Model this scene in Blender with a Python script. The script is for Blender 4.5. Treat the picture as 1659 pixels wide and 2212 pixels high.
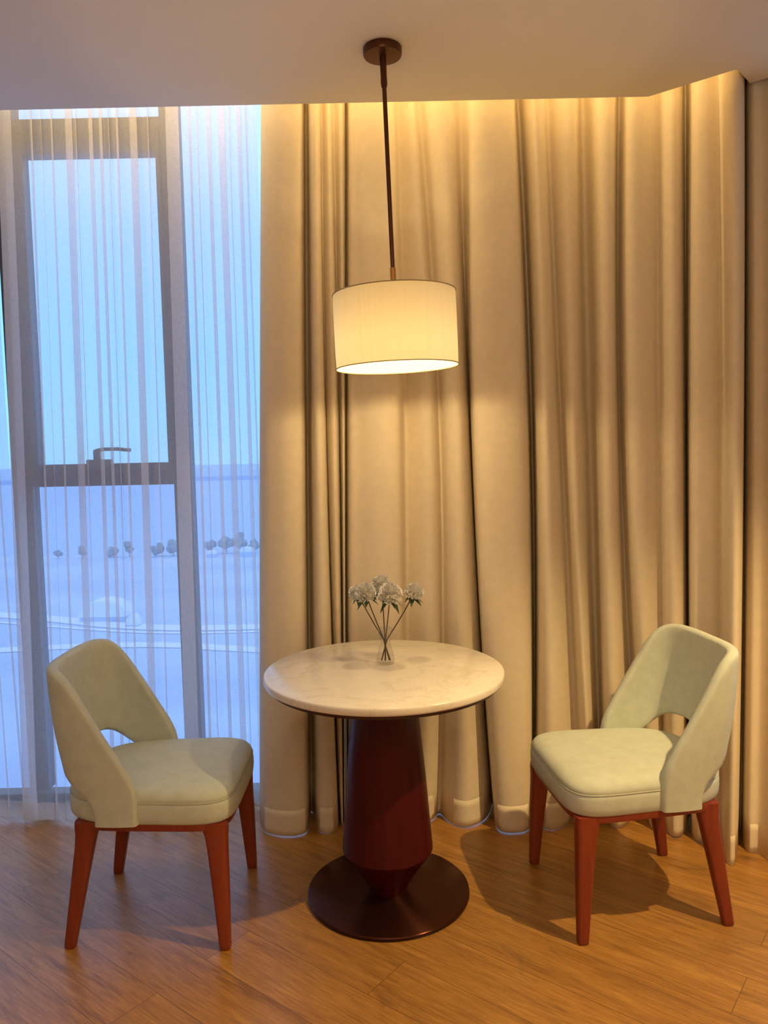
import bpy, bmesh, math, random
from mathutils import Vector, Matrix
C = bpy.context
D = bpy.data
for o in list(D.objects):
    D.objects.remove(o, do_unlink=True)
SC = C.scene
COL = SC.collection
R = math.radians
PI = math.pi

# ------------------------------------------------------------------ camera
CAM_H = 1.44
PITCH, ROLL = R(4.5), R(1.2)
fwd = Vector((0, math.cos(PITCH), -math.sin(PITCH)))
rt = Vector((1, 0, 0))
up = rt.cross(fwd)
rt2 = rt * math.cos(ROLL) - up * math.sin(ROLL)
up2 = up * math.cos(ROLL) + rt * math.sin(ROLL)
cd = D.cameras.new('camera')
cam = D.objects.new('camera', cd)
COL.objects.link(cam)
cd.sensor_fit = 'VERTICAL'
cd.sensor_height = 36.0
cd.lens = 1661.0 / 2212.0 * 36.0
cd.clip_start = 0.05
cd.clip_end = 9000
m = Matrix.Identity(4)
for i in range(3):
    m[i][0] = rt2[i]; m[i][1] = up2[i]; m[i][2] = -fwd[i]
m.translation = (0, 0, CAM_H)
cam.matrix_world = m
SC.camera = cam

# ------------------------------------------------------------------ light
SC.view_settings.view_transform = 'Standard'
SC.view_settings.look = 'None'
SC.view_settings.exposure = 0.0
SC.view_settings.gamma = 1.0
SC.view_settings.use_curve_mapping = False
try:
    SC.cycles.transparent_max_bounces = 32
    SC.cycles.max_bounces = 10
except Exception:
    pass

SKY = 2.0
BULB_W, COVE_W, KEY_W, FILL_W = 8.4, 13.5, 232.0, 13.0
UP_W = 56.0
FILL_COL = (1, 0.78, 0.54)
UP_COL = (1, 0.77, 0.48)
WARM = (1, 0.75, 0.38)
COVE_COL = (1, 0.70, 0.28)
KEY_COL = (1, 0.7, 0.29)
KEY_POS = (1.56, 1.48, 2.60)
KEY_AIM = (0.85, 1.75, 0.0)

w = D.worlds.new('dusk_sky')
SC.world = w
w.use_nodes = True
nt = w.node_tree
nt.nodes.clear()
wo = nt.nodes.new('ShaderNodeOutputWorld')
bg = nt.nodes.new('ShaderNodeBackground')
tc = nt.nodes.new('ShaderNodeTexCoord')
sp = nt.nodes.new('ShaderNodeSeparateXYZ')
rp = nt.nodes.new('ShaderNodeValToRGB')
nt.links.new(tc.outputs['Generated'], sp.inputs[0])
nt.links.new(sp.outputs['Z'], rp.inputs[0])
nt.links.new(rp.outputs[0], bg.inputs[0])
nt.links.new(bg.outputs[0], wo.inputs[0])
e = rp.color_ramp.elements
e[0].position = 0.0; e[0].color = (0.24, 0.54, 0.95, 1)
e[1].position = 1.0; e[1].color = (0.34, 0.50, 0.90, 1)
x = e.new(0.12); x.color = (0.20, 0.52, 1.0, 1)
x = e.new(0.26); x.color = (0.25, 0.51, 1.0, 1)
x = e.new(0.45); x.color = (0.42, 0.60, 1.0, 1)
bg.inputs[1].default_value = SKY


def aim(o, target):
    d = Vector(target) - o.location
    o.rotation_euler = d.to_track_quat('-Z', 'Y').to_euler()


def spot(name, loc, target, power, col, angle=100, blend=0.4, radius=0.012):
    l = D.lights.new(name, 'SPOT')
    l.energy = power; l.color = col; l.spot_size = R(angle); l.spot_blend = blend
    l.shadow_soft_size = radius
    o = D.objects.new(name, l); COL.objects.link(o)
    o.location = loc; aim(o, target)
    return o


def area(name, loc, rot, sx, sy, power, col):
    l = D.lights.new(name, 'AREA')
    l.shape = 'RECTANGLE'; l.size = sx; l.size_y = sy; l.energy = power; l.color = col
    o = D.objects.new(name, l); COL.objects.link(o)
    o.location = loc; o.rotation_euler = rot
    return o


# recessed downlight that throws the chair's hard shadow, the cove strip behind the ceiling lip,
# and two soft fill areas out of view behind the camera
spot('downlight', KEY_POS, KEY_AIM, KEY_W, KEY_COL, 72, 0.7, 0.02)
area('cove_strip', (-0.29, 2.748, 3.02), (R(40), 0, 0), 2.42, 0.02, COVE_W, COVE_COL)
area('cove_strip_return', (1.05, 2.665, 3.02), (R(40), 0, R(-40)), 0.26, 0.02, COVE_W * 0.11, COVE_COL)
area('room_fill', (0.3, -0.6, 2.60), (0, 0, 0), 2.2, 1.6, FILL_W, FILL_COL)  # fill area standing in for the room's other ceiling lights, unseen
area('fill_uplight', (0.0, -1.2, 1.5), (PI, 0, 0), 0.8, 0.8, UP_W, UP_COL)  # added lamp, unseen: bounces soft fill off the ceiling


# ------------------------------------------------------------------ helpers
def link(name, me, parent=None):
    o = D.objects.new(name, me)
    COL.objects.link(o)
    if parent is not None:
        o.parent = parent
    return o


def tag(o, label=None, cat=None, group=None, kind=None):
    if label: o['label'] = label
    if cat: o['category'] = cat
    if group: o['group'] = group
    if kind: o['kind'] = kind
    return o


def obj(name, bm, material, parent=None, smooth=True, angle=None):
    bmesh.ops.recalc_face_normals(bm, faces=bm.faces)
    me = D.meshes.new(name)
    bm.to_mesh(me); bm.free()
    me.materials.append(material)
    for p in me.polygons:
        p.use_smooth = smooth
    if smooth and angle:
        try:
            me.set_sharp_from_angle(angle=R(angle))
        except Exception:
            pass
    return link(name, me, parent)


def empty(name, loc, rotz=0.0):
    o = D.objects.new(name, None)
    COL.objects.link(o)
    o.empty_display_size = 0.1
    o.location = loc
    o.rotation_euler = (0, 0, rotz)
    return o


def add_box(bm, x0, x1, y0, y1, z0, z1, bev=0.0):
    r = bmesh.ops.create_cube(bm, size=1.0)
    vs = r['verts']
    for v in vs:
        v.co = Vector(((x0 + x1) / 2 + v.co.x * (x1 - x0), (y0 + y1) / 2 + v.co.y * (y1 - y0), (z0 + z1) / 2 + v.co.z * (z1 - z0)))
    if bev:
        es = list({e for v in vs for e in v.link_edges})
        bmesh.ops.bevel(bm, geom=es, offset=bev, segments=2, profile=0.5, affect='EDGES')


def box(name, b, material, parent=None, bev=0.0, **k):
    bm = bmesh.new()
    add_box(bm, *b, bev=bev)
    return obj(name, bm, material, parent, smooth=False, **k)


def loft(bm, rings, closed=True, cap0=False, cap1=False):
    vs = [[bm.verts.new(p) for p in ring] for ring in rings]
    n = len(vs[0])
    for a, b in zip(vs, vs[1:]):
        for i in range(n if closed else n - 1):
            j = (i + 1) % n
            bm.faces.new((a[i], a[j], b[j], b[i]))
    if cap0: bm.faces.new(list(reversed(vs[0])))
    if cap1: bm.faces.new(vs[-1])
    return vs


def add_lathe(bm, prof, n=64, c=(0, 0), cap0=True, cap1=True):
    rings = [[(c[0] + r * math.cos(2 * PI * i / n), c[1] + r * math.sin(2 * PI * i / n), z) for i in range(n)] for r, z in prof]
    loft(bm, rings, True, cap0, cap1)


def lathe(name, prof, material, parent=None, n=64, cap0=True, cap1=True, angle=35):
    bm = bmesh.new()
    add_lathe(bm, prof, n, cap0=cap0, cap1=cap1)
    return obj(name, bm, material, parent, True, angle)


def add_tube(bm, pts, rad, n=8, closed=False):
    pts = [Vector(p) for p in pts]
    rings = []
    N = len(pts)
    for i, p in enumerate(pts):
        if closed:
            t = (pts[(i + 1) % N] - pts[i - 1]).normalized()
        else:
            t = (pts[min(i + 1, N - 1)] - pts[max(i - 1, 0)]).normalized()
        a = t.cross(Vector((0, 0, 1)))
        if a.length < 1e-3:
            a = t.cross(Vector((0, 1, 0)))
        a.normalize()
        b = t.cross(a)
        r = rad[i] if isinstance(rad, (list, tuple)) else rad
        rings.append([p + (a * math.cos(2 * PI * k / n) + b * math.sin(2 * PI * k / n)) * r for k in range(n)])
    if closed:
        rings.append(rings[0])
    loft(bm, rings, True, not closed, not closed)
    if closed:
        bmesh.ops.remove_doubles(bm, verts=bm.verts, dist=1e-6)


def chaikin(pts, it=2):
    for _ in range(it):
        q = [pts[0]]
        for a, b in zip(pts, pts[1:]):
            q.append(tuple(0.75 * u + 0.25 * v for u, v in zip(a, b)))
            q.append(tuple(0.25 * u + 0.75 * v for u, v in zip(a, b)))
        q.append(pts[-1])
        pts = q
    return pts


# ------------------------------------------------------------------ materials
def mat(name, base=(.5, .5, .5), rough=.6, **k):
    m = D.materials.new(name)
    m.use_nodes = True
    b = m.node_tree.nodes['Principled BSDF']
    b.inputs['Base Color'].default_value = (*base, 1)
    b.inputs['Roughness'].default_value = rough
    for kk, v in k.items():
        b.inputs[kk.replace('_', ' ')].default_value = v
    return m


class NG:
    """small wrapper for building node graphs"""
    def __init__(self, m):
        self.m = m; self.t = m.node_tree
        self.b = self.t.nodes.get('Principled BSDF')

    def n(self, kind, **k):
        nd = self.t.nodes.new(kind)
        for kk, v in k.items():
            setattr(nd, kk, v)
        return nd

    def l(self, a, b):
        self.t.links.new(a, b)

    def coord(self, scale=(1, 1, 1), rot=(0, 0, 0), which='Object'):
        tc = self.n('ShaderNodeTexCoord')
        mp = self.n('ShaderNodeMapping')
        mp.inputs['Scale'].default_value = scale
        mp.inputs['Rotation'].default_value = rot
        self.l(tc.outputs[which], mp.inputs['Vector'])
        return mp.outputs[0]

    def noise(self, vec, scale, detail=4, rough=.5, dist=0):
        nd = self.n('ShaderNodeTexNoise')
        nd.inputs['Scale'].default_value = scale
        nd.inputs['Detail'].default_value = detail
        nd.inputs['Roughness'].default_value = rough
        nd.inputs['Distortion'].default_value = dist
        self.l(vec, nd.inputs['Vector'])
        return nd.outputs['Fac']

    def ramp(self, fac, stops):
        nd = self.n('ShaderNodeValToRGB')
        e = nd.color_ramp.elements
        while len(e) > 1:
            e.remove(e[-1])
        for i, (p, c) in enumerate(stops):
            el = e[0] if i == 0 else e.new(p)
            el.position = p
            el.color = (*c, 1)
        self.l(fac, nd.inputs[0])
        return nd.outputs[0]

    def mix(self, fac, a, b, blend='MIX'):
        nd = self.n('ShaderNodeMix', data_type='RGBA', blend_type=blend)
        for s, v in ((0, fac), (6, a), (7, b)):
            if hasattr(v, 'links'):
                self.l(v, nd.inputs[s])
            else:
                nd.inputs[s].default_value = v if s == 0 else (*v, 1)
        return nd.outputs[2]

    def bump(self, h, strength, dist=.002):
        nd = self.n('ShaderNodeBump')
        nd.inputs['Strength'].default_value = strength
        nd.inputs['Distance'].default_value = dist
        self.l(h, nd.inputs['Height'])
        self.l(nd.outputs[0], self.b.inputs['Normal'])


def fabric(name, base, scale=900, var=.08, bump=.25, rough=.9):
    m = mat(name, base, rough)
    m.node_tree.nodes['Principled BSDF'].inputs['Specular IOR Level'].default_value = .2
    g = NG(m)
    v = g.coord()
    wx = g.n('ShaderNodeTexWave'); wx.bands_direction = 'X'
    wz = g.n('ShaderNodeTexWave'); wz.bands_direction = 'Z'
    for wv in (wx, wz):
        wv.inputs['Scale'].default_value = scale / 6.28
        wv.inputs['Distortion'].default_value = .8
        g.l(v, wv.inputs['Vector'])
    weave = g.mix(.5, wx.outputs['Color'], wz.outputs['Color'])
    big = g.noise(v, 30, 3)
    lo = tuple(c * (1 - var) for c in base); hi = tuple(min(1, c * (1 + var)) for c in base)
    g.l(g.ramp(big, [(.3, lo), (.7, hi)]), g.b.inputs['Base Color'])
    g.bump(weave, bump, .0006)
    return m


M_WALL = mat('wall_paint', (.70, .64, .55), .85)
M_CEIL = mat('ceiling_paint', (.74, .69, .62), .9)
for mm in (M_WALL, M_CEIL):
    g = NG(mm)
    g.bump(g.noise(g.coord(), 120, 3), .08, .001)
M_DRAPE = fabric('drape_fabric', (.79, .68, .515), 1400, .03, .15)
M_CHAIR = fabric('chair_fabric', (.55, .585, .50), 1100, .05, .3)
M_PIPE = fabric('chair_piping', (.46, .48, .38), 1100, .05, .2)

# floor: long planks laid on the slant
M_FLOOR = mat('wood_floor', (.3, .17, .08), .32)
g = NG(M_FLOOR)
PLANK_ROT = R(38)
v = g.coord(rot=(0, 0, PLANK_ROT))
br = g.n('ShaderNodeTexBrick')
br.offset = .37; br.squash = 1
br.inputs['Scale'].default_value = 1.0
br.inputs['Brick Width'].default_value = 1.25
br.inputs['Row Height'].default_value = .165
br.inputs['Mortar Size'].default_value = .0012
br.inputs['Mortar Smooth'].default_value = .2
br.inputs['Bias'].default_value = 0
br.inputs['Color1'].default_value = (0, 0, 0, 1)
br.inputs['Color2'].default_value = (1, 1, 1, 1)
br.inputs['Mortar'].default_value = (.5, .5, .5, 1)
g.l(v, br.inputs['Vector'])
ad = g.n('ShaderNodeVectorMath', operation='MULTIPLY_ADD')
ad.inputs[1].default_value = (5, 9, 3)
g.l(br.outputs['Color'], ad.inputs[0])
st = g.n('ShaderNodeVectorMath', operation='MULTIPLY')
st.inputs[1].default_value = (1.0, 14, 1)
g.l(v, st.inputs[0])
g.l(st.outputs[0], ad.inputs[2])
grain = g.noise(ad.outputs[0], 2.4, 8, .62, .9)
fine = g.noise(ad.outputs[0], 14, 5, .6, .2)
kv = g.n('ShaderNodeVectorMath', operation='MULTIPLY'); kv.inputs[1].default_value = (1.6, 5, 1)
g.l(v, kv.inputs[0])
knot = g.noise(kv.outputs[0], 1.8, 4, .6, 1.2)
c1 = g.ramp(grain, [(.30, (.185, .072, .014)), (.46, (.375, .168, .034)), (.56, (.43, .20, .042)), (.72, (.60, .31, .075))])
c2 = g.mix(.30, c1, g.ramp(fine, [(.36, (.12, .048, .010)), (.64, (.60, .31, .08))]))
c3 = g.mix(g.ramp(br.outputs['Color'], [(0, (.0, .0, .0)), (1, (.32, .32, .32))]), c2, (.25, .11, .024))
c4 = g.mix(g.ramp(knot, [(.60, (0, 0, 0)), (.74, (.6, .6, .6))]), c3, (.11, .055, .022))
c5 = g.mix(g.ramp(br.outputs['Fac'], [(0, (0, 0, 0)), (1, (.8, .8, .8))]), c4, (.12, .05, .014))
g.l(c5, g.b.inputs['Base Color'])
g.b.inputs['Specular IOR Level'].default_value = .85
g.l(g.ramp(grain, [(.3, (.40, .40, .40)), (.7, (.30, .30, .30))]), g.b.inputs['Roughness'])
g.bump(g.mix(.5, fine, g.ramp(br.outputs['Fac'], [(0, (1, 1, 1)), (1, (0, 0, 0))])), .12, .001)


def wood(name, dark, mid, rough, scale=(14, 14, 1.2), coat=0.0):
    m = mat(name, mid, rough)
    g = NG(m)
    gr = g.noise(g.coord(scale=scale), 3.0, 6, .6, .4)
    g.l(g.ramp(gr, [(.3, dark), (.7, mid)]), g.b.inputs['Base Color'])
    g.b.inputs['Coat Weight'].default_value = coat
    g.b.inputs['Coat Roughness'].default_value = .2
    return m


M_LEG = wood('red_brown_stain', (.19, .028, .010), (.26, .041, .014), .42)
M_PED = wood('mahogany_gloss', (.042, .0018, .003), (.074, .0042, .005), .36, (26, 26, 1.0), .05)
M_PED.node_tree.nodes['Principled BSDF'].inputs['Specular IOR Level'].default_value = .25
M_UNDER = wood('dark_wood_edge', (.035, .01, .008), (.05, .014, .01), .5)
M_BASE = mat('bronzed_disc', (.085, .026, .016), .30, Metallic=.85, Anisotropic=.9, Anisotropic_Rotation=.25)
g = NG(M_BASE)
tg = g.n('ShaderNodeTangent'); tg.direction_type = 'RADIAL'; tg.axis = 'Z'
g.l(tg.outputs[0], g.b.inputs['Tangent'])
M_RIM = mat('bronzed_disc_edge', (.03, .010, .007), .3, Metallic=.6)

M_MARBLE = mat('cream_marble', (.80, .74, .64), .22)
g = NG(M_MARBLE)
v = g.coord()
n1 = g.noise(v, 3.2, 8, .62, 1.6)
n2 = g.noise(v, 11, 6, .6, .8)
ca = g.ramp(n1, [(.36, (.80, .735, .63)), (.475, (.80, .735, .63)), (.5, (.70, .63, .52)), (.53, (.80, .735, .63)), (.7, (.83, .77, .67))])
g.l(g.mix(.18, ca, g.ramp(n2, [(.35, (.66, .58, .47)), (.65, (.88, .83, .74))])), g.b.inputs['Base Color'])

M_BRONZE = mat('dark_bronze', (.10, .035, .015), .38, Metallic=.7)
M_BRASS = mat('aged_brass', (.42, .20, .06), .35, Metallic=.8)
M_FRAME = mat('black_aluminium', (.055, .058, .068), .45)
M_HANDLE = mat('grey_metal', (.16, .17, .19), .4, Metallic=.6)
M_STEM = mat('flower_stem', (.065, .045, .018), .6)
M_LEAF = mat('dark_leaf', (.045, .085, .022), .5)
M_PETAL = mat('white_petal', (.88, .85, .79), .7)
M_PETAL.node_tree.nodes['Principled BSDF'].inputs['Subsurface Weight'].default_value = .15
M_PETAL.node_tree.nodes['Principled BSDF'].inputs['Subsurface Radius'].default_value = (.004, .003, .002)


def shader_mat(name):
    m = D.materials.new(name)
    m.use_nodes = True
    m.node_tree.nodes.clear()
    g = NG(m)
    return m, g, g.n('ShaderNodeOutputMaterial')


def sheer_mat(name, opacity, col):
    m, g, out = shader_mat(name)
    tr = g.n('ShaderNodeBsdfTransparent')
    df = g.n('ShaderNodeBsdfDiffuse'); df.inputs[0].default_value = (*col, 1)
    tl = g.n('ShaderNodeBsdfTranslucent'); tl.inputs[0].default_value = (*col, 1)
    a = g.n('ShaderNodeMixShader'); a.inputs[0].default_value = .5
    b = g.n('ShaderNodeMixShader')
    g.l(df.outputs[0], a.inputs[1]); g.l(tl.outputs[0], a.inputs[2])
    nz = g.noise(g.coord(scale=(60, 60, 900)), 1.0, 2)
    nx = g.noise(g.coord(scale=(700, 700, 20)), 1.0, 2)
    mx = g.mix(.5, nz, nx)
    op = g.ramp(mx, [(.3, (opacity * .85,) * 3), (.7, (min(1, opacity * 1.15),) * 3)])
    g.l(op, b.inputs[0])
    g.l(tr.outputs[0], b.inputs[1]); g.l(a.outputs[0], b.inputs[2])
    g.l(b.outputs[0], out.inputs[0])
    return m


M_SHEER = sheer_mat('sheer_voile', .42, (.88, .85, .84))

M_SHADE, g, out = shader_mat('lamp_shade_fabric')
df = g.n('ShaderNodeBsdfDiffuse'); tl = g.n('ShaderNodeBsdfTranslucent')
slub = g.ramp(g.noise(g.coord(scale=(160, 160, 3)), 1.0, 3), [(.3, (.88, .77, .52)), (.7, (.92, .81, .56))])
g.l(slub, df.inputs[0]); g.l(slub, tl.inputs[0])
a = g.n('ShaderNodeMixShader'); a.inputs[0].default_value = .16
g.l(df.outputs[0], a.inputs[1]); g.l(tl.outputs[0], a.inputs[2]); g.l(a.outputs[0], out.inputs[0])

M_BULB, g, out = shader_mat('lamp_bulb_glow')
em = g.n('ShaderNodeEmission'); em.inputs[0].default_value = (*WARM, 1); em.inputs[1].default_value = 6.0
g.l(em.outputs[0], out.inputs[0])

def schlick(g):
    """glass reflectance, the same from either face of the sheet"""
    lw = g.n('ShaderNodeLayerWeight'); lw.inputs[0].default_value = .5
    pw = g.n('ShaderNodeMath', operation='POWER'); pw.inputs[1].default_value = 5.0
    ma = g.n('ShaderNodeMath', operation='MULTIPLY_ADD'); ma.inputs[1].default_value = .9; ma.inputs[2].default_value = .04
    g.l(lw.outputs['Facing'], pw.inputs[0]); g.l(pw.outputs[0], ma.inputs[0])
    return ma


M_PANE, g, out = shader_mat('window_glass')
tr = g.n('ShaderNodeBsdfTransparent'); tr.inputs[0].default_value = (.93, .96, .97, 1)
gl = g.n('ShaderNodeBsdfGlossy'); gl.inputs['Roughness'].default_value = .02
fr = schlick(g)
b = g.n('ShaderNodeMixShader')
g.l(fr.outputs[0], b.inputs[0]); g.l(tr.outputs[0], b.inputs[1]); g.l(gl.outputs[0], b.inputs[2]); g.l(b.outputs[0], out.inputs[0])

M_GLASS, g, out = shader_mat('clear_vase_glass')
tr = g.n('ShaderNodeBsdfTransparent'); tr.inputs[0].default_value = (.965, .96, .95, 1)
gl = g.n('ShaderNodeBsdfGlossy'); gl.inputs['Roughness'].default_value = .03
fr = schlick(g)
b = g.n('ShaderNodeMixShader')
ml = g.n('ShaderNodeMath', operation='MULTIPLY'); ml.inputs[1].default_value = .8
g.l(fr.outputs[0], ml.inputs[0]); g.l(ml.outputs[0], b.inputs[0]); g.l(tr.outputs[0], b.inputs[1]); g.l(gl.outputs[0], b.inputs[2]); g.l(b.outputs[0], out.inputs[0])

# ------------------------------------------------------------------ the room
CEIL_Z = 2.63


def struct(o):
    o['kind'] = 'structure'
    return o


struct(box('floor', (-2.6, 2.4, -3.2, 3.22, -.12, 0), M_FLOOR))
LIP = [(-2.6, 2.73), (.934, 2.73), (1.151, 2.552), (1.169, 2.567), (1.242, 2.648), (1.283, 2.612), (1.86, 2.09), (2.4, 2.09), (2.4, -3.2), (-2.6, -3.2)]
bm = bmesh.new()
loft(bm, [[(px, py, CEIL_Z) for px, py in LIP], [(px, py, CEIL_Z + .45) for px, py in LIP]], True, True, True)
struct(obj('ceiling', bm, M_CEIL, smooth=False))
struct(box('trim_1', (-2.6, 2.4, 2.0, 3.3, 3.08, 3.2), M_CEIL))          # roof of the curtain recess
struct(box('wall_left', (-2.7, -2.6, -3.2, 3.3, -.12, 3.2), M_WALL))
struct(box('wall_right', (1.95, 2.05, -3.2, 2.4, 0.0, 2.63), M_WALL))
struct(box('wall_rear', (-2.6, 2.4, -3.3, -3.2, -.12, 3.08), M_WALL))
struct(box('wall_back', (.9, 2.4, 3.12, 3.3, 0.0, 3.08), M_WALL))

# window: black aluminium frame with a top-hung sash, panes either side, floor to recess
WY0, WY1 = 3.12, 3.19
win = struct(empty('window_1', (-.8, 3.15, 0)))


def wpart(name, boxes, m, parent, bev=.003):
    bm = bmesh.new()
    for b_ in boxes:
        add_box(bm, b_[0] + .8, b_[1] + .8, b_[2] - 3.15, b_[3] - 3.15, b_[4], b_[5], bev=bev)
    return obj(name, bm, m, parent, smooth=False)


wpart('frame', [(-2.6, .9, WY0, WY1, 0, .04), (-2.6, .9, WY0, WY1, 3.00, 3.08),
                (-1.505, -1.425, WY0, WY1, .055, 3.00), (-.85, -.778, WY0, WY1, .055, 3.00),
                (.25, .33, WY0, WY1, .055, 3.00), (-2.6, -2.5, WY0, WY1, .055, 3.00),
                (-1.425, -.85, WY0, WY1, 2.70, 2.765), (-1.425, -.85, WY0, WY1, 1.325, 1.365)], M_FRAME, win)
sash = wpart('sash', [(-1.425, -1.388, WY0 - .012, WY1 - .02, 1.365, 2.70), (-.866, -.85, WY0 - .012, WY1 - .02, 1.365, 2.70),
                      (-1.388, -.866, WY0 - .012, WY1 - .02, 2.625, 2.70), (-1.388, -.866, WY0 - .012, WY1 - .02, 1.365, 1.415)], M_FRAME, win)
for x0, x1, z0, z1 in ((-2.5, -1.505, .055, 3.00), (-1.388, -.866, 1.415, 2.625), (-1.425, -.85, .055, 1.325), (-1.425, -.85, 2.765, 3.00), (-.778, .25, .055, 3.00), (.33, .9, .055, 3.00)):
    wpart('pane', [(x0, x1, 3.150, 3.156, z0, z1)], M_PANE, win, 0)
bm = bmesh.new()
add_box(bm, -1.185 + .8, -1.085 + .8, 3.075 - 3.15, 3.109 - 3.15, 1.395, 1.432, bev=.005)
add_box(bm, -1.150 + .8, -1.125 + .8, 3.06 - 3.15, 3.085 - 3.15, 1.42, 1.470, bev=.004)
add_tube(bm, [(-1.142 + .8, 3.066 - 3.15, 1.466), (-1.11 + .8, 3.062 - 3.15, 1.472), (-1.05 + .8, 3.06 - 3.15, 1.472), (-1.0 + .8, 3.062 - 3.15, 1.466)], .0075, 10)
hd = obj('handle', bm, M_HANDLE, win, True, 40)
hd['label'] = 'grey lever handle'

# ------------------------------------------------------------------ drapes and sheers
DRAPE_LEFT = [(-0.4305,2.9895,-0.4774,2.9964,-0.5203,3.0033),(-0.414,2.8985,-0.4586,2.8895,-0.4972,2.8805),(-0.3919,2.8595,-0.436,2.8437,-0.4741,2.8278),(-0.3612,2.84,-0.3851,2.8207,-0.421,2.8015),(-0.3374,2.8335,-0.3536,2.8131,-0.3763,2.7927),(-0.2822,2.84,-0.3173,2.8207,-0.3375,2.8015),(-0.2642,2.8595,-0.2943,2.8437,-0.3126,2.8278),(-0.2639,2.91,-0.2954,2.94,-0.318,2.96),(-0.2589,2.95,-0.2928,2.985,-0.3167,3.0),(-0.2461,2.92,-0.2729,2.945,-0.2978,2.96),(-0.2383,2.866,-0.2574,2.8513,-0.2783,2.8366),(-0.2218,2.8465,-0.24,2.8284,-0.2478,2.8103),(-0.2107,2.853,-0.2236,2.836,-0.2205,2.8191),(-0.206,2.879,-0.2157,2.8666,-0.2038,2.8541),(-0.2044,2.905,-0.2152,2.93,-0.2084,2.97),(-0.1947,2.91,-0.2107,2.94,-0.2047,2.97),(-0.1914,2.9115,-0.2029,2.9048,-0.1961,2.898),(-0.1763,2.8855,-0.1835,2.8742,-0.1866,2.8629),(-0.167,2.8985,-0.1706,2.8895,-0.1824,2.8805),(-0.1635,2.925,-0.1676,2.96,-0.1869,2.98),(-0.1518,2.93,-0.1626,2.965,-0.1832,2.98),(-0.1448,2.9245,-0.1548,2.92,-0.1774,2.9156),(-0.1284,2.8985,-0.148,2.8895,-0.1735,2.8805),(-0.1159,2.9245,-0.1443,2.92,-0.1738,2.9156),(-0.1145,2.9765,-0.1456,2.9811,-0.1761,2.9858)]
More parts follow.
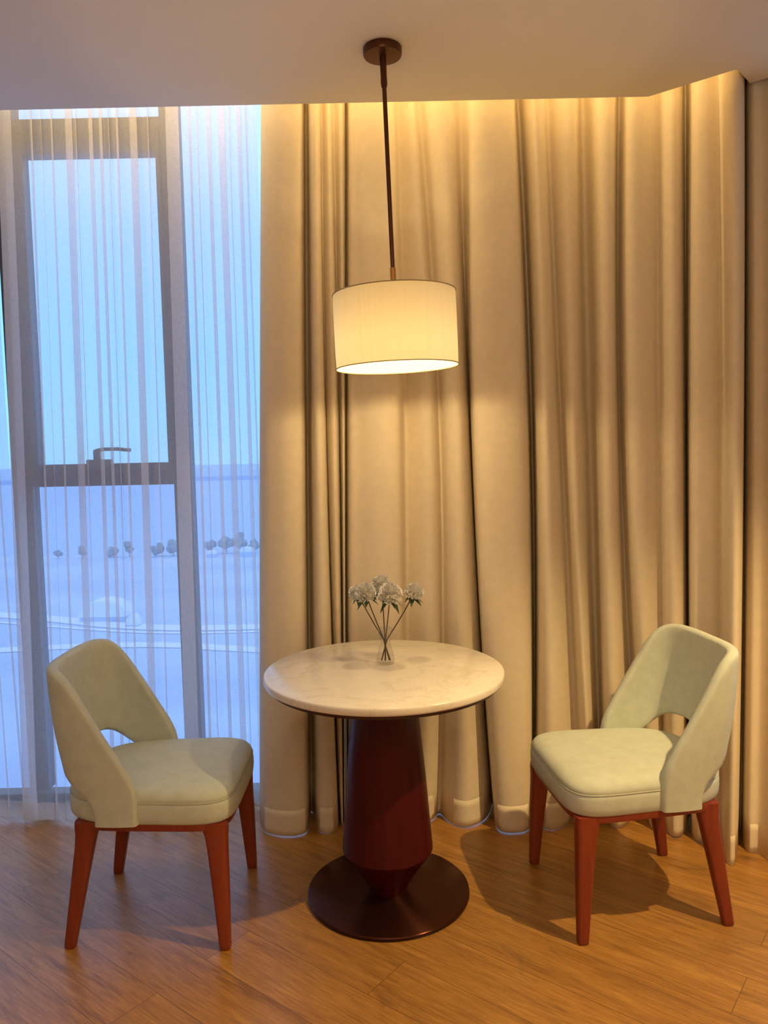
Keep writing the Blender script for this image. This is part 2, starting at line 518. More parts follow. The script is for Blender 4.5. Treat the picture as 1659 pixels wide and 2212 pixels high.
DRAPE_RIGHT = [(-0.2132,3.03,-0.2499,3.03,-0.2672,3.03),(-0.1562,3.015,-0.1907,3.015,-0.2136,3.018),(-0.1242,3.0,-0.1557,3.005,-0.1774,3.008),(-0.113,2.98,-0.144,2.985,-0.1686,2.985),(-0.1033,2.9505,-0.1352,2.9506,-0.1612,2.9507),(-0.0931,2.8985,-0.1255,2.8895,-0.152,2.8805),(-0.0729,2.8985,-0.0907,2.8895,-0.1198,2.8805),(-0.059,2.879,-0.047,2.8666,-0.0744,2.8541),(-0.0189,2.866,0.0047,2.8513,-0.021,2.8366),(0.0311,2.8725,0.0528,2.8589,0.0231,2.8454),(0.0581,2.892,0.067,2.8819,0.0465,2.8717),(0.0764,2.9505,0.0828,2.9506,0.0624,2.9507),(0.1031,2.931,0.1103,2.9277,0.0873,2.9244),(0.1286,2.892,0.1709,2.8819,0.1304,2.8717),(0.1429,2.9115,0.2002,2.9048,0.1766,2.898),(0.1627,2.9635,0.2222,2.9659,0.203,2.9682),(0.1995,2.8985,0.2391,2.8895,0.2292,2.8805),(0.2432,2.8595,0.278,2.8437,0.2777,2.8278),(0.2716,2.879,0.3061,2.8666,0.3335,2.8541),(0.2887,2.9,0.3287,2.93,0.3775,2.92),(0.2992,2.92,0.3468,3.01,0.4068,3.03),(0.3167,2.925,0.3474,3.0,0.4073,3.02),(0.3369,2.895,0.3399,2.92,0.3975,2.92),(0.3453,2.853,0.342,2.836,0.3907,2.8191),(0.3832,2.827,0.3839,2.8055,0.4205,2.784),(0.4406,2.827,0.4598,2.8055,0.4811,2.784),(0.4805,2.84,0.5097,2.8207,0.5189,2.8015),(0.4993,2.8725,0.5373,2.8589,0.5412,2.8454),(0.5214,2.96,0.5765,3.01,0.5782,3.02),(0.5387,2.97,0.591,3.01,0.5857,3.02),(0.5409,2.8985,0.5743,2.8895,0.5658,2.8805),(0.5555,2.853,0.5807,2.836,0.5783,2.8191),(0.5731,2.8335,0.6031,2.8131,0.6128,2.7927),(0.5977,2.8725,0.6404,2.8589,0.6774,2.8454),(0.631,2.9505,0.6858,2.9506,0.7392,2.9507),(0.6536,2.8985,0.6907,2.8895,0.7574,2.8805),(0.6912,2.8595,0.7054,2.8437,0.7611,2.8278),(0.731,2.8985,0.7445,2.8895,0.7932,2.8805),(0.7678,2.9895,0.7973,2.9964,0.8439,3.0033),(0.7886,2.9635,0.8177,2.9659,0.8488,2.9682),(0.7942,2.8595,0.8045,2.8437,0.8262,2.8278),(0.825,2.84,0.8286,2.8207,0.8499,2.8015),(0.8539,2.8595,0.8593,2.8437,0.893,2.8278),(0.8909,2.9375,0.9011,2.9353,0.9628,2.9331),(0.9005,2.9245,0.9069,2.92,0.9842,2.9156),(0.8955,2.8335,0.9008,2.8131,0.9688,2.7927),(0.9307,2.8205,0.9379,2.7978,0.9834,2.7752),(0.9818,2.85,0.9895,2.825,1.0149,2.8),(1.019,2.885,1.025,2.8575,1.0381,2.83),(1.0196,2.84,1.0248,2.81,1.0335,2.78),(1.0345,2.8,1.035,2.765,1.0353,2.73),(1.0572,2.8,1.0616,2.765,1.0659,2.73),(1.0888,2.84,1.0958,2.81,1.1062,2.78),(1.1336,2.93,1.1473,2.915,1.1648,2.9),(1.1354,2.9,1.1407,2.885,1.1563,2.87),(1.11,2.81,1.1042,2.78,1.1131,2.75),(1.1135,2.77,1.1061,2.735,1.1096,2.7),(1.1362,2.755,1.1501,2.7225,1.1423,2.69),(1.1586,2.755,1.1747,2.7225,1.1641,2.69),(1.181,2.77,1.1982,2.735,1.1919,2.7),(1.1885,2.75,1.2047,2.72,1.2009,2.69),(1.1738,2.68,1.1788,2.64,1.1704,2.6),(1.1612,2.62,1.1667,2.585,1.1574,2.55),(1.175,2.6,1.1793,2.565,1.1673,2.53),(1.2,2.615,1.2013,2.5825,1.1892,2.55),(1.2315,2.67,1.2352,2.645,1.2267,2.62),(1.293,2.8,1.2986,2.7737,1.2898,2.7475),(1.2995,2.8,1.3053,2.7737,1.3001,2.7475),(1.2765,2.74,1.2803,2.7033,1.27,2.6665),(1.2767,2.7,1.2788,2.6562,1.2638,2.6125),(1.301,2.705,1.304,2.6621,1.2899,2.6193),(1.3126,2.69,1.3145,2.6445,1.3026,2.599),(1.3336,2.645,1.3288,2.5916,1.3101,2.5383),(1.3766,2.61,1.3691,2.5505,1.3446,2.491),(1.4544,2.56,1.4425,2.4917,1.4137,2.4235)]
SHEER_STRIPS = [(-1.3191,0.011),(-1.281,0.0037),(-1.241,0.0092),(-1.1757,0.0311),(-1.1484,0.0055),(-1.0921,0.0183),(-1.054,0.0146),(-1.0232,0.0046),(-0.9905,0.011),(-0.9287,0.0311),(-0.8724,0.0055),(-0.7798,0.0549),(-0.7126,0.011),(-0.6836,0.0055),(-0.64,0.0165),(-0.5909,0.0293),(-0.5618,0.0055),(-0.5237,0.0165),(-0.4964,0.0073)]
# sheer left edge [-1.386226954320278, -1.4370458309317062, -1.4588244940432984, -0.4092355496802313]

ZT, ZM, ZB = 2.66, 1.42, .17


def quad3(a, b, c, z):
    """the parabola through the three measured heights"""
    la = (z - ZM) * (z - ZB) / ((ZT - ZM) * (ZT - ZB))
    lb = (z - ZT) * (z - ZB) / ((ZM - ZT) * (ZM - ZB))
    lc = (z - ZT) * (z - ZM) / ((ZB - ZT) * (ZB - ZM))
    return a * la + b * lb + c * lc


def cloth_rows(table, zs, it=2):
    rows = []
    for z in zs:
        pts = [(quad3(r[0], r[2], r[4], z), quad3(r[1], r[3], r[5], z)) for r in table]
        rows.append(chaikin(pts, it))
    return rows


def cloth(name, table, z0, z1, material, parent=None, thick=.003, it=2, n=26, push=0.0, wob=0.0, seed=1):
    rnd = random.Random(seed)
    zs = [z0 + (z1 - z0) * (i / n) for i in range(n + 1)]
    rows = cloth_rows(table, zs, it)
    bm = bmesh.new()
    N = len(rows[0])
    ph = [rnd.uniform(0, 6) for _ in range(4)]
    rings = []
    for z, row in zip(zs, rows):
        ring = []
        for i, (x, y) in enumerate(row):
            dz = wob * math.sin(i * .05 + ph[0]) * max(0, 1 - (z - z0) / .3)
            ring.append((x, y - push, z + dz))
        rings.append(ring)
    loft(bm, rings, False)
    o = obj(name, bm, material, parent, True)
    if thick:
        md = o.modifiers.new('thickness', 'SOLIDIFY')
        md.thickness = thick
        md.offset = 0
    return o


dl = cloth('drape', DRAPE_LEFT, .003, 2.97, M_DRAPE, wob=.002, seed=3)
tag(dl, 'narrow bunched beige drape beside the bright window', 'curtain', 'beige drapes along the window')
cloth('hem', DRAPE_LEFT, .003, .10, M_DRAPE, dl, thick=.0012, n=4, push=.0014, wob=.002, seed=3)
dr = cloth('drape', DRAPE_RIGHT, .003, 2.97, M_DRAPE, wob=.002, seed=5)
tag(dr, 'wide pleated beige drape behind the table and the right chair', 'curtain', 'beige drapes along the window')
cloth('hem', DRAPE_RIGHT, .003, .105, M_DRAPE, dr, thick=.0012, n=4, push=.0014, wob=.002, seed=5)


def sheer_table(x0, x1, strips, y0, seed, lead=None):
    """a path across the window: gentle waves broken by folded-over strips (three layers of cloth)"""
    rnd = random.Random(seed)
    pts = []
    x = x0
    k = 0
    if lead:                                     # turned-back leading edge
        pts += [(x0 + lead * .3, y0 + .026, 1), (x0 + lead * 1.1, y0 + .024, 1), (x0 + lead * .6, y0 + .018, 1), (x0 + .002, y0 + .012, 1)]
    ss = [s for s in strips if x0 < s[0] < x1]
    pts.append((x, y0, 1))
    for sx, sw in ss + [(x1, 0)]:
        span = sx - x
        nn = max(1, int(span / .035))
        for i in range(1, nn + 1):
            u = x + span * i / (nn + 1)
            pts.append((u, y0 + rnd.uniform(-.012, .012), 1))
        if sw:
            h = sw * .5
            pts += [(sx + h * .6, y0 - .004, 1), (sx + h, y0 - .001, 1), (sx + h * .9, y0 + .004, 1), (sx - h * .9, y0 + .006, 1), (sx - h, y0 + .009, 1), (sx - h * .6, y0 + .012, 1)]
            x = sx + h
            pts.append((x + .004, y0 + .006, 1))
        else:
            pts.append((x1, y0, 1))
    tab = []
    for (u, y, _) in pts:
        j = rnd.uniform(-.002, .002)
        fl = .10 if u < -.78 else .10 * max(0, (-.60 - u) / .18)
        tab.append((u, y, u + j * .5, y - fl * .45, u + j, y - fl))
    return tab


random.seed(4)
ST = sorted(SHEER_STRIPS)
tabR = sheer_table(-1.452, -.455, ST, 3.045, 11, lead=.05)
LEFT_STRIPS = [(-2.3, .03), (-2.15, .01), (-2.02, .02), (-1.9, .008), (-1.8, .02), (-1.70, .008), (-1.63, .015), (-1.575, .006), (-1.53, .012)]
tabL = sheer_table(-2.5, -1.487, LEFT_STRIPS, 3.075, 12)
# the left panel's free edge swings towards its neighbour lower down
tabL = [(a, b, c + .02 * max(0, (c + 1.75) / .26), d, e_ + .075 * max(0, (e_ + 1.75) / .26), f) for a, b, c, d, e_, f in tabL]
sr = cloth('sheer_curtain', tabR, .016, 2.98, M_SHEER, thick=0, it=2, n=16, wob=.004, seed=7)
tag(sr, 'white see-through sheer hanging over the window with the handle, beside the beige drape', 'curtain', 'white sheers over the window')
cloth('hem', tabR, .014, .085, M_SHEER, sr, thick=0, n=3, push=.002, wob=.004, seed=7)
sl = cloth('sheer_curtain', tabL, .016, 2.98, M_SHEER, thick=0, it=2, n=16, wob=.004, seed=8)
tag(sl, 'white sheer at the left edge of the photo, left of the black frame gap', 'curtain', 'white sheers over the window')
cloth('hem', tabL, .014, .085, M_SHEER, sl, thick=0, n=3, push=.002, wob=.004, seed=8)

# ------------------------------------------------------------------ table
TX, TY = -.011, 2.418
table = tag(empty('pedestal_table', (TX, TY, 0)), 'round cream marble table on a dark red tapered pedestal between the two chairs', 'table')
base = lathe('base', [(.262, .0), (.264, .004), (.264, .010)], M_RIM, table, 128, True, False)
bm = bmesh.new()
add_lathe(bm, [(.264, .010), (.2635, .0125), (.260, .014), (.15, .0145), (.05, .015)], 128, cap0=False)
pl = obj('base_plate', bm, M_BASE, base, True)
lathe('pedestal', [(.060, .0148), (.066, .03), (.088, .070), (.128, .128), (.1435, .150), (.1465, .1535), (.1475, .156), (.1470, .160), (.128, .40), (.103, .67), (.100, .705)], M_PED, table, 96, angle=50)
lathe('apron', [(.10, .700), (.34, .703), (.366, .708), (.368, .712), (.368, .7195)], M_UNDER, table, 128)
lathe('tabletop', [(.374, .7195), (.3805, .722), (.3828, .727), (.3828, .7385), (.3815, .7435), (.378, .7455), (.2, .7455), (.02, .7455)], M_MARBLE, table, 160, angle=60)

# ------------------------------------------------------------------ chairs


def superring(z, xf, xr, hwf, hwr, n=56, ef=5.5, er=3.2, yscale=1.0):
    out = []
    for i in range(n):
        t = 2 * PI * i / n
        c, s = math.cos(t), math.sin(t)
        e_ = ef if c >= 0 else er
        u = math.copysign(abs(c) ** (2 / e_), c)
        vv = math.copysign(abs(s) ** (2 / e_), s)
        x = u * xf if c >= 0 else u * xr
        q = (x + xr) / (xf + xr)
        hw = hwr + (hwf - hwr) * q
        out.append((x, vv * hw * yscale, z))
    return out


def make_chair(name, label):
    t = tag(empty(name, (0, 0, 0)), label, 'chair', 'pale green upholstered chairs at the table')
    # seat cushion
    bm = bmesh.new()
    prof = [(.377, .985), (.382, 1.0), (.40, 1.008), (.425, 1.008), (.438, 1.0), (.4405, .990), (.444, .998), (.455, .985), (.466, .95), (.474, .89), (.479, .78), (.483, .55), (.485, .25)]
    rings = []
    for z, k in prof:
        inset = (1 - k) * .25
        rings.append([(x, y, z) for x, y, _ in superring(z, max(.02, .262 * k), max(.02, .262 * k), max(.02, .238 * k), max(.02, .205 * k))])
    loft(bm, rings, True, True, True)
    seat = obj('seat', bm, M_CHAIR, t)
    bm = bmesh.new()
    add_tube(bm, superring(.4405, .2615, .2615, .2375, .2045), .0022, 6, True)
    obj('piping', bm, M_PIPE, seat)
    # backrest: a ribbon from one side of the seat round the back to the other, cut away over the seat
    T = [(0, (-.302, 0, .822)), (.22, (-.298, .09, .823)), (.36, (-.285, .150, .823)), (.46, (-.268, .190, .820)), (.53, (-.240, .216, .814)), (.585, (-.205, .228, .797)),
         (.68, (-.152, .236, .715)), (.80, (-.088, .238, .605)), (.90, (-.036, .237, .515)), (.955, (-.016, .236, .468)), (.975, (-.017, .236, .440)), (1, (-.020, .236, .379))]
    B = [(0, (-.268, 0, .545)), (.18, (-.266, .085, .545)), (.34, (-.252, .145, .540)), (.46, (-.232, .190, .522)), (.57, (-.200, .216, .496)),
         (.68, (-.162, .226, .468)), (.78, (-.140, .230, .442)), (.88, (-.130, .232, .410)), (1, (-.127, .233, .379))]

    def ev(tb, s):
        for (a, p), (b_, q) in zip(tb, tb[1:]):
            if s <= b_ + 1e-9:
                k = (s - a) / (b_ - a)
                return Vector(p).lerp(Vector(q), k)
        return Vector(tb[-1][1])

    def evs(tb, s):
        acc = Vector()
        wsum = 0
        for dk in (-.05, -.03, -.015, 0, .015, .03, .05):
            ss = s + dk
            q = ev(tb, min(1, abs(ss)))
            if ss < 0: q.y = -q.y
            if ss > 1: q = ev(tb, 1) * 2 - ev(tb, 2 - ss)
            wk = 1 - abs(dk) * 10
            acc += q * wk; wsum += wk
        return acc / wsum

    NS, NV = 44, 14
    outer, mid = [], []
    for i in range(-NS, NS + 1):
        s = i / NS
        a, b_ = evs(B, abs(s)), evs(T, abs(s))
        if s < 0:
            a.y, b_.y = -a.y, -b_.y
        col = []
        for j in range(NV + 1):
            k = j / NV
            p = a.lerp(b_, k)
            bulge = math.sin(PI * k) * .010
            d = Vector((p.x + .10, p.y, 0))
            if d.length > 0: d.normalize()
            col.append(p + d * bulge * (1 - abs(s) * .7))
        mid.append(col)
    # surface normals, then thickness profile: full in the middle, rounded at the edges
    bm = bmesh.new()
    n_s = len(mid)
    nor = []
    for i in range(n_s):
        row = []
        for j in range(NV + 1):
            ds = mid[min(i + 1, n_s - 1)][j] - mid[max(i - 1, 0)][j]
            dv = mid[i][min(j + 1, NV)] - mid[i][max(j - 1, 0)]
            nn = ds.cross(dv)
            nn.normalize()
            row.append(nn)
        nor.append(row)
    TH = .034
    rings = []
    for i in range(n_s):
        ring = []
        inn = [mid[i][j] + nor[i][j] * 0 for j in range(NV + 1)]
        for j in range(NV + 1):
            ring.append(mid[i][j])
        # rounded top edge, inner face, rounded bottom edge
        up_ = (mid[i][NV] - mid[i][NV - 1]).normalized()
        dn_ = (mid[i][0] - mid[i][1]).normalized()
        sgn = INNER
        for a_ in (35, 90, 145):
            ring.append(mid[i][NV] + nor[i][NV] * sgn * TH / 2 * (1 - math.cos(R(a_))) + up_ * TH * .36 * math.sin(R(a_)))
        for j in range(NV, -1, -1):
            ring.append(mid[i][j] + nor[i][j] * sgn * TH)
        for a_ in (145, 90, 35):
            ring.append(mid[i][0] + nor[i][0] * sgn * TH / 2 * (1 - math.cos(R(a_))) + dn_ * TH * .30 * math.sin(R(a_)))
        rings.append(ring)
    loft(bm, rings, True, True, True)
    back = obj('backrest', bm, M_CHAIR, t, True, 60)
    # seam down the outside of each wing
    # frame: slim rail under the cushion
    bm = bmesh.new()
    o_ = superring(0, .250, .222, .232, .206, 64, 6, 5)
    i_ = superring(0, .220, .192, .202, .176, 64, 6, 5)
    rings = [[(x, y, .357) for x, y, _ in i_], [(x, y, .357) for x, y, _ in o_], [(x * 1.004, y * 1.004, .362) for x, y, _ in o_],
             [(x * 1.004, y * 1.004, .374) for x, y, _ in o_], [(x, y, .378) for x, y, _ in o_], [(x, y, .378) for x, y, _ in i_], [(x, y, .357) for x, y, _ in i_]]
    loft(bm, rings, True)
    bmesh.ops.remove_doubles(bm, verts=bm.verts, dist=1e-6)
    obj('seat_frame', bm, M_LEG, t, True, 40)
    # legs
    for sx, sy in ((1, 1), (1, -1), (-1, 1), (-1, -1)):
        if sx > 0:
            st = [(.3745, .209, .201, .066, .046), (.355, .2085, .201, .074, .046), (.335, .211, .203, .066, .044), (.30, .2135, .205, .060, .042), (.20, .220, .2125, .050, .038), (.10, .2245, .217, .041, .034), (.02, .228, .221, .034, .030), (.004, .2285, .2215, .032, .029), (0, .2285, .2215, .027, .024)]
        else:
            st = [(.3745, -.178, .176, .064, .046), (.355, -.176, .176, .070, .046), (.335, -.178, .178, .062, .044), (.30, -.183, .182, .056, .042), (.20, -.200, .190, .048, .038), (.10, -.217, .1965, .040, .034), (.02, -.231, .202, .034, .030), (.004, -.233, .203, .032, .029), (0, -.233, .203, .027, .024)]
        bm = bmesh.new()
        rings = []
        for z, cx, cy, wx, wy in st:
            ring = []
            for i in range(20):
                a_ = 2 * PI * i / 20
                c, s = math.cos(a_), math.sin(a_)
                ring.append((cx + math.copysign(abs(c) ** .5, c) * wx / 2, sy * cy + math.copysign(abs(s) ** .5, s) * wy / 2, z))
            rings.append(ring)
        loft(bm, rings, True, True, True)
        obj('leg', bm, M_LEG, t, True, 50)
    return t


INNER = 1
chair = make_chair('dining_chair', 'pale green chair with red-brown legs in front of the window, facing right')


def copy_tree(o, parent=None):
    c = o.copy()
    COL.objects.link(c)
    c.parent = parent
    for ch in list(o.children):
        copy_tree(ch, c)
    return c


chair2 = copy_tree(chair)
chair2['label'] = 'pale green chair with red-brown legs by the drape corner, facing left'
chair.location = (-.7175, 2.368, 0)
chair.rotation_euler.z = R(-.4)
chair2.location = (.752, 2.383, 0)
chair2.rotation_euler.z = PI + R(7.1)

# ------------------------------------------------------------------ pendant lamp
HANG = R(-1.6)
lamp = tag(empty('pendant_lamp', (.024, 2.375, CEIL_Z)), 'lit cream drum pendant lamp hanging on a dark rod over the table', 'lamp')
lamp.rotation_euler = (0, HANG, 0)


def tilt(bm):
    """canopy stays flat on the ceiling although the lamp hangs at a slight angle"""
    bmesh.ops.rotate(bm, verts=bm.verts, cent=(0, 0, 0), matrix=Matrix.Rotation(-HANG, 3, 'Y'))


bm = bmesh.new()
add_lathe(bm, [(.055, 0), (.0575, -.003), (.0575, -.020), (.055, -.024), (.012, -.026)], 64)
tilt(bm)
obj('canopy', bm, M_BRONZE, lamp, True, 40)
lathe('sleeve', [(.009, -.020), (.0100, -.03), (.0092, -.085), (.0100, -.100), (.0085, -.112)], M_BRONZE, lamp, 20)
lathe('rod', [(.0066, -.105), (.0066, -.645)], M_BRONZE, lamp, 20)
lathe('collar', [(.0085, -.638), (.0090, -.642), (.0085, -.70), (.010, -.715), (.010, -.735)], M_BRASS, lamp, 20)
ZS0, ZS1 = -.935, -.7150
bm = bmesh.new()
NS_ = 96
rs = .1865
rings = [[(rr * math.cos(2 * PI * i / NS_), rr * math.sin(2 * PI * i / NS_), z) for i in range(NS_)] for rr, z in ((rs - .001, ZS0), (rs, ZS0 + .05), (rs, (ZS0 + ZS1) / 2), (rs, ZS1 - .05), (rs - .001, ZS1))]
loft(bm, rings, True)
shade = obj('lamp_shade', bm, M_SHADE, lamp)
M_TRIM = fabric('shade_trim', (.42, .33, .17), 900, .03, .1)
for zz in (ZS0, ZS1):
    bm = bmesh.new()
    add_tube(bm, [(rs * math.cos(2 * PI * i / 96), rs * math.sin(2 * PI * i / 96), zz) for i in range(96)], .0016, 6, True)
    obj('trim', bm, M_TRIM, shade)
bm = bmesh.new()
for k in range(3):
    a_ = 2 * PI * k / 3 + .5
    add_tube(bm, [(.008 * math.cos(a_), .008 * math.sin(a_), ZS1 - .012), (rs * math.cos(a_), rs * math.sin(a_), ZS1)], .0022, 6)
obj('spider', bm, M_BRONZE, lamp)
lathe('socket', [(.013, -.735), (.016, -.745), (.016, -.785), (.013, -.79)], M_BRONZE, lamp, 20)
lathe('bulb', [(.012, -.79), (.016, -.80), (.026, -.825), (.029, -.845), (.024, -.868), (.010, -.880)], M_BULB, lamp, 24)
l = D.lights.new('bulb_light', 'POINT')
l.energy = BULB_W; l.color = WARM; l.shadow_soft_size = .028
lo = D.objects.new('bulb_light', l); COL.objects.link(lo)
lo.location = (.048, 2.375, 1.745)

# ------------------------------------------------------------------ vase and flowers
VX, VY, VZ = -.005, 2.478, .7457
vase = lathe('bud_vase', [(.024, 0), (.0275, .002), (.0295, .012), (.0270, .030), (.0205, .055), (.0165, .072), (.0175, .088), (.0225, .108), (.0255, .118),
                          (.0243, .118), (.0212, .108), (.0160, .088), (.0150, .072), (.0190, .055), (.0255, .030), (.0275, .012), (.024, .006)], M_GLASS, None, 48)
vase.location = (VX, VY, VZ)
tag(vase, 'small clear glass vase holding the white flowers on the marble table', 'vase')


def petal_bloom(bm, c, axis, r, rnd, n=110):
    c = Vector(c)
    q = Vector((0, 0, 1)).rotation_difference(axis)
    for k in range(n):
        f = (k + .5) / n
        th = math.acos(1 - 1.55 * f)               # from the pole down past the equator
        ph = k * 2.39996 + rnd.uniform(-.2, .2)
        d = Vector((math.sin(th) * math.cos(ph), math.sin(th) * math.sin(ph), math.cos(th)))
        side = Vector((-math.sin(ph), math.cos(ph), 0))
        upv = d.cross(side)
        roll_ = rnd.uniform(-.7, .7)
        s2 = side * math.cos(roll_) + upv * math.sin(roll_)
        L = r * rnd.uniform(.90, 1.06)
        wd = r * rnd.uniform(.20, .30)
        grid = []
        for a_ in range(4):
            u = a_ / 3
            row = []
            for b_ in range(5):
                vv = (b_ / 4 - .5) * 2
                lift = L * (.55 + .45 * u)
                curl = .10 * r * u * u * math.sin(vv * 4 + k) + rnd.uniform(-.012, .012) * r
                p = d * (lift - abs(vv) * .05 * r * u) + s2 * vv * wd * (.35 + .65 * u) + upv * (u * .12 * r + curl)
                row.append(bm.verts.new(c + q @ p))
            grid.append(row)
        for a_ in range(3):
            for b_ in range(4):
                bm.faces.new((grid[a_][b_], grid[a_][b_ + 1], grid[a_ + 1][b_ + 1], grid[a_ + 1][b_]))


def leaf_patch(bm, c, dirv, L, wdt, droop):
    dirv = Vector(dirv).normalized()
    s = dirv.cross(Vector((0, 0, 1))).normalized()
    rows = []
    for i in range(6):
        u = i / 5
        ww = wdt * math.sin(PI * min(.97, u * .9 + .1))
        p = Vector(c) + dirv * L * u + Vector((0, 0, -droop * u * u))
        rows.append([bm.verts.new(p - s * ww + Vector((0, 0, ww * .3))), bm.verts.new(p), bm.verts.new(p + s * ww + Vector((0, 0, ww * .3)))])
    for a_, b_ in zip(rows, rows[1:]):
        for i in range(2):
            bm.faces.new((a_[i], a_[i + 1], b_[i + 1], b_[i]))


FLOWERS = [
    ((-.064, 2.440, .986), .036, 'white ruffled flower second from the left in the vase'),
    ((-.012, 2.525, .998), .035, 'white ruffled flower topmost in the vase, behind the largest'),
    ((.014, 2.425, .984), .040, 'largest white ruffled flower, at the front centre of the vase'),
    ((.093, 2.485, .977), .033, 'white ruffled flower apart on the right of the vase, over green leaves'),
    ((-.093, 2.510, .976), .029, 'leftmost small white ruffled flower in the vase'),
]
for k, (hp, r, lab) in enumerate(FLOWERS):
    rnd = random.Random(20 + k)
    fl = tag(empty('flower', (VX, VY, VZ + .008)), lab, 'flower', 'white flowers in the glass vase')
    org = Vector((VX, VY, VZ + .008))
    head = Vector(hp) - org
    neck = Vector((head.x * .07, head.y * .07, .074))
    foot = Vector((-head.x * .16 + rnd.uniform(-.003, .003), -head.y * .13 + rnd.uniform(-.003, .003), .003))
    axis = (head - neck).normalized()
    axis = (axis + Vector((0, -.25, .5))).normalized()
    bm = bmesh.new()
    petal_bloom(bm, head, axis, r, rnd)
    obj('bloom', bm, M_PETAL, fl)
    bm = bmesh.new()
    tip = head - axis * r * .1
    add_tube(bm, [foot, foot.lerp(neck, .5), neck, neck.lerp(tip, .35) + Vector((0, 0, -.004)), neck.lerp(tip, .7) + Vector((0, 0, -.004)), tip], [.0021, .0021, .0021, .0019, .0018, .0018], 8)
    obj('stem', bm, M_STEM, fl)
    bm = bmesh.new()
    for i in range(7):
        a_ = 2 * PI * i / 7 + rnd.uniform(-.3, .3)
        leaf_patch(bm, head - axis * r * .45, (math.cos(a_), math.sin(a_), rnd.uniform(-.5, .1)), r * rnd.uniform(.85, 1.25), r * .27, r * rnd.uniform(.1, .6))
    obj('leaf_collar', bm, M_LEAF, fl)

# ------------------------------------------------------------------ the view outside, far below
GZ = -60.0
M_WATER = mat('hazy_water', (.42, .60, .84), .6)  # distance haze painted into the base colour; likewise land, far shore and trees
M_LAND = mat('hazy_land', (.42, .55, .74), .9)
M_FAR = mat('hazy_shore', (.42, .60, .82), .9)
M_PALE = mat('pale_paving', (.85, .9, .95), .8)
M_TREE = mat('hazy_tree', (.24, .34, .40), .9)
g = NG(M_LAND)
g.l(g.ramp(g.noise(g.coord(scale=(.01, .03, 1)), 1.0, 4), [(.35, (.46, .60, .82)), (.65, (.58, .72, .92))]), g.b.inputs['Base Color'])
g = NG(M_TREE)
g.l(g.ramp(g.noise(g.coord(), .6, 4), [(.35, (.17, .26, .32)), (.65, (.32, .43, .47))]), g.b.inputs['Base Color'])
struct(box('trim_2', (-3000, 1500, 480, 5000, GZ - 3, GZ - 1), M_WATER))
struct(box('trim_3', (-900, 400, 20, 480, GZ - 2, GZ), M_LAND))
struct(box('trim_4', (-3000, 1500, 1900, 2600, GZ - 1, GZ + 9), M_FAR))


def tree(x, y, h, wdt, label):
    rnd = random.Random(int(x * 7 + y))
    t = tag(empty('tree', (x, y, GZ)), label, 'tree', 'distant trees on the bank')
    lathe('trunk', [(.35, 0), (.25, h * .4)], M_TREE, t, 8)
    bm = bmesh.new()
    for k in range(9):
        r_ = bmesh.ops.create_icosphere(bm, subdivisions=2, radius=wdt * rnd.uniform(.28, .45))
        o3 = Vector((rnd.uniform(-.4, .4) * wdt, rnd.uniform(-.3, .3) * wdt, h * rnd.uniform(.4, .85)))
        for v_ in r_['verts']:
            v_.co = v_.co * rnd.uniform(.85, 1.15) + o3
    obj('crown', bm, M_TREE, t)


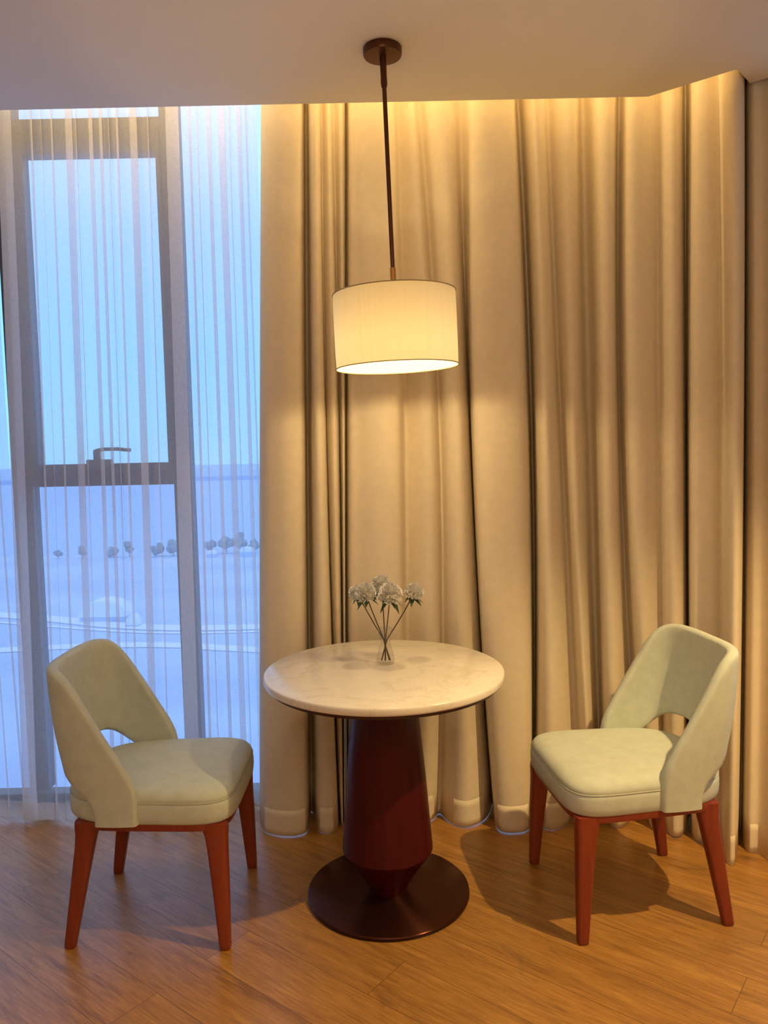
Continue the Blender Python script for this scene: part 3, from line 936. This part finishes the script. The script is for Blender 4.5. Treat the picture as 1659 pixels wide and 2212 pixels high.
for x, y, h, wd, lab in ((-201, 470, 6, 3.5, 'small faint tree on the bank, leftmost seen through the sheer'), (-186, 470, 7, 4, 'faint tree on the bank left of the handle line'),
                         (-167, 470, 6, 5, 'low faint tree on the bank below the window handle'), (-157, 470, 10, 4.5, 'taller faint tree on the bank below the window handle'),
                         (-141, 470, 8, 6, 'bushy faint tree on the bank left of the mullion'), (-130, 470, 9, 7, 'bushy faint tree on the bank just left of the mullion'),
                         (-109, 478, 8, 5, 'faint tree on the bank just right of the mullion'), (-99, 478, 11, 7, 'tall bushy tree on the bank in the right pane'),
                         (-90.5, 478, 13, 6.5, 'tallest tree on the bank in the right pane'), (-82, 478, 9, 6, 'faint bushy tree on the bank beside the beige drape')):
    tree(x, y, h, wd, lab)


def gable(name, label, x, y, wx, wy, h, rise, round_=True):
    b_ = tag(empty(name, (x, y, GZ)), label, 'building')
    box('wall', (-wx / 2, wx / 2, -wy / 2, wy / 2, 0, h), M_LAND, b_)
    bm = bmesh.new()
    n = 14
    ring = [(math.cos(PI * i / n) * wx * .54, 0, h + math.sin(PI * i / n) * rise) for i in range(n + 1)]
    loft(bm, [[(a, -wy * .54, c) for a, _, c in ring], [(a, wy * .54, c) for a, _, c in ring]], True, True, True)
    obj('roof', bm, M_PALE, b_, smooth=False)


gable('pavilion', 'pale arched roof pavilion far below, right of the white sheer fold', -106, 288, 17, 9, 2, 6)
gable('kiosk', 'tiny white arched kiosk far below the handle', -92, 276, 4.5, 4, .8, 3.6)
gable('boat_house', 'small white roofed boat house on the bank in the right pane', -105, 462, 6, 5, 2, 2)
gable('boat_house', 'low white roofed boat house on the bank next to the beige drape', -83.5, 462, 8, 5, 3, 2.5)


def ribbon(name, pts, wd):
    bm = bmesh.new()
    P = [Vector((a, b_, GZ + .15)) for a, b_ in chaikin(pts, 2)]
    L, Rr = [], []
    for i, p in enumerate(P):
        t_ = (P[min(i + 1, len(P) - 1)] - P[max(0, i - 1)]).normalized()
        nn = Vector((-t_.y, t_.x, 0)) * wd / 2
        L.append(p + nn); Rr.append(p - nn)
    loft(bm, [[a + Vector((0, 0, .2)) for a in L], [a + Vector((0, 0, .2)) for a in Rr], Rr, L], False)
    return struct(obj(name, bm, M_PALE, smooth=False))


ribbon('trim_5', [(-300, 330), (-180, 310), (-130, 292), (-90, 272), (-50, 268), (60, 280)], 8)
ribbon('trim_6', [(-300, 300), (-170, 296), (-120, 276), (-80, 262), (-40, 262), (60, 270)], 2)
ribbon('trim_7', [(-150, 240), (-80, 250), (-40, 236), (60, 220)], 6)
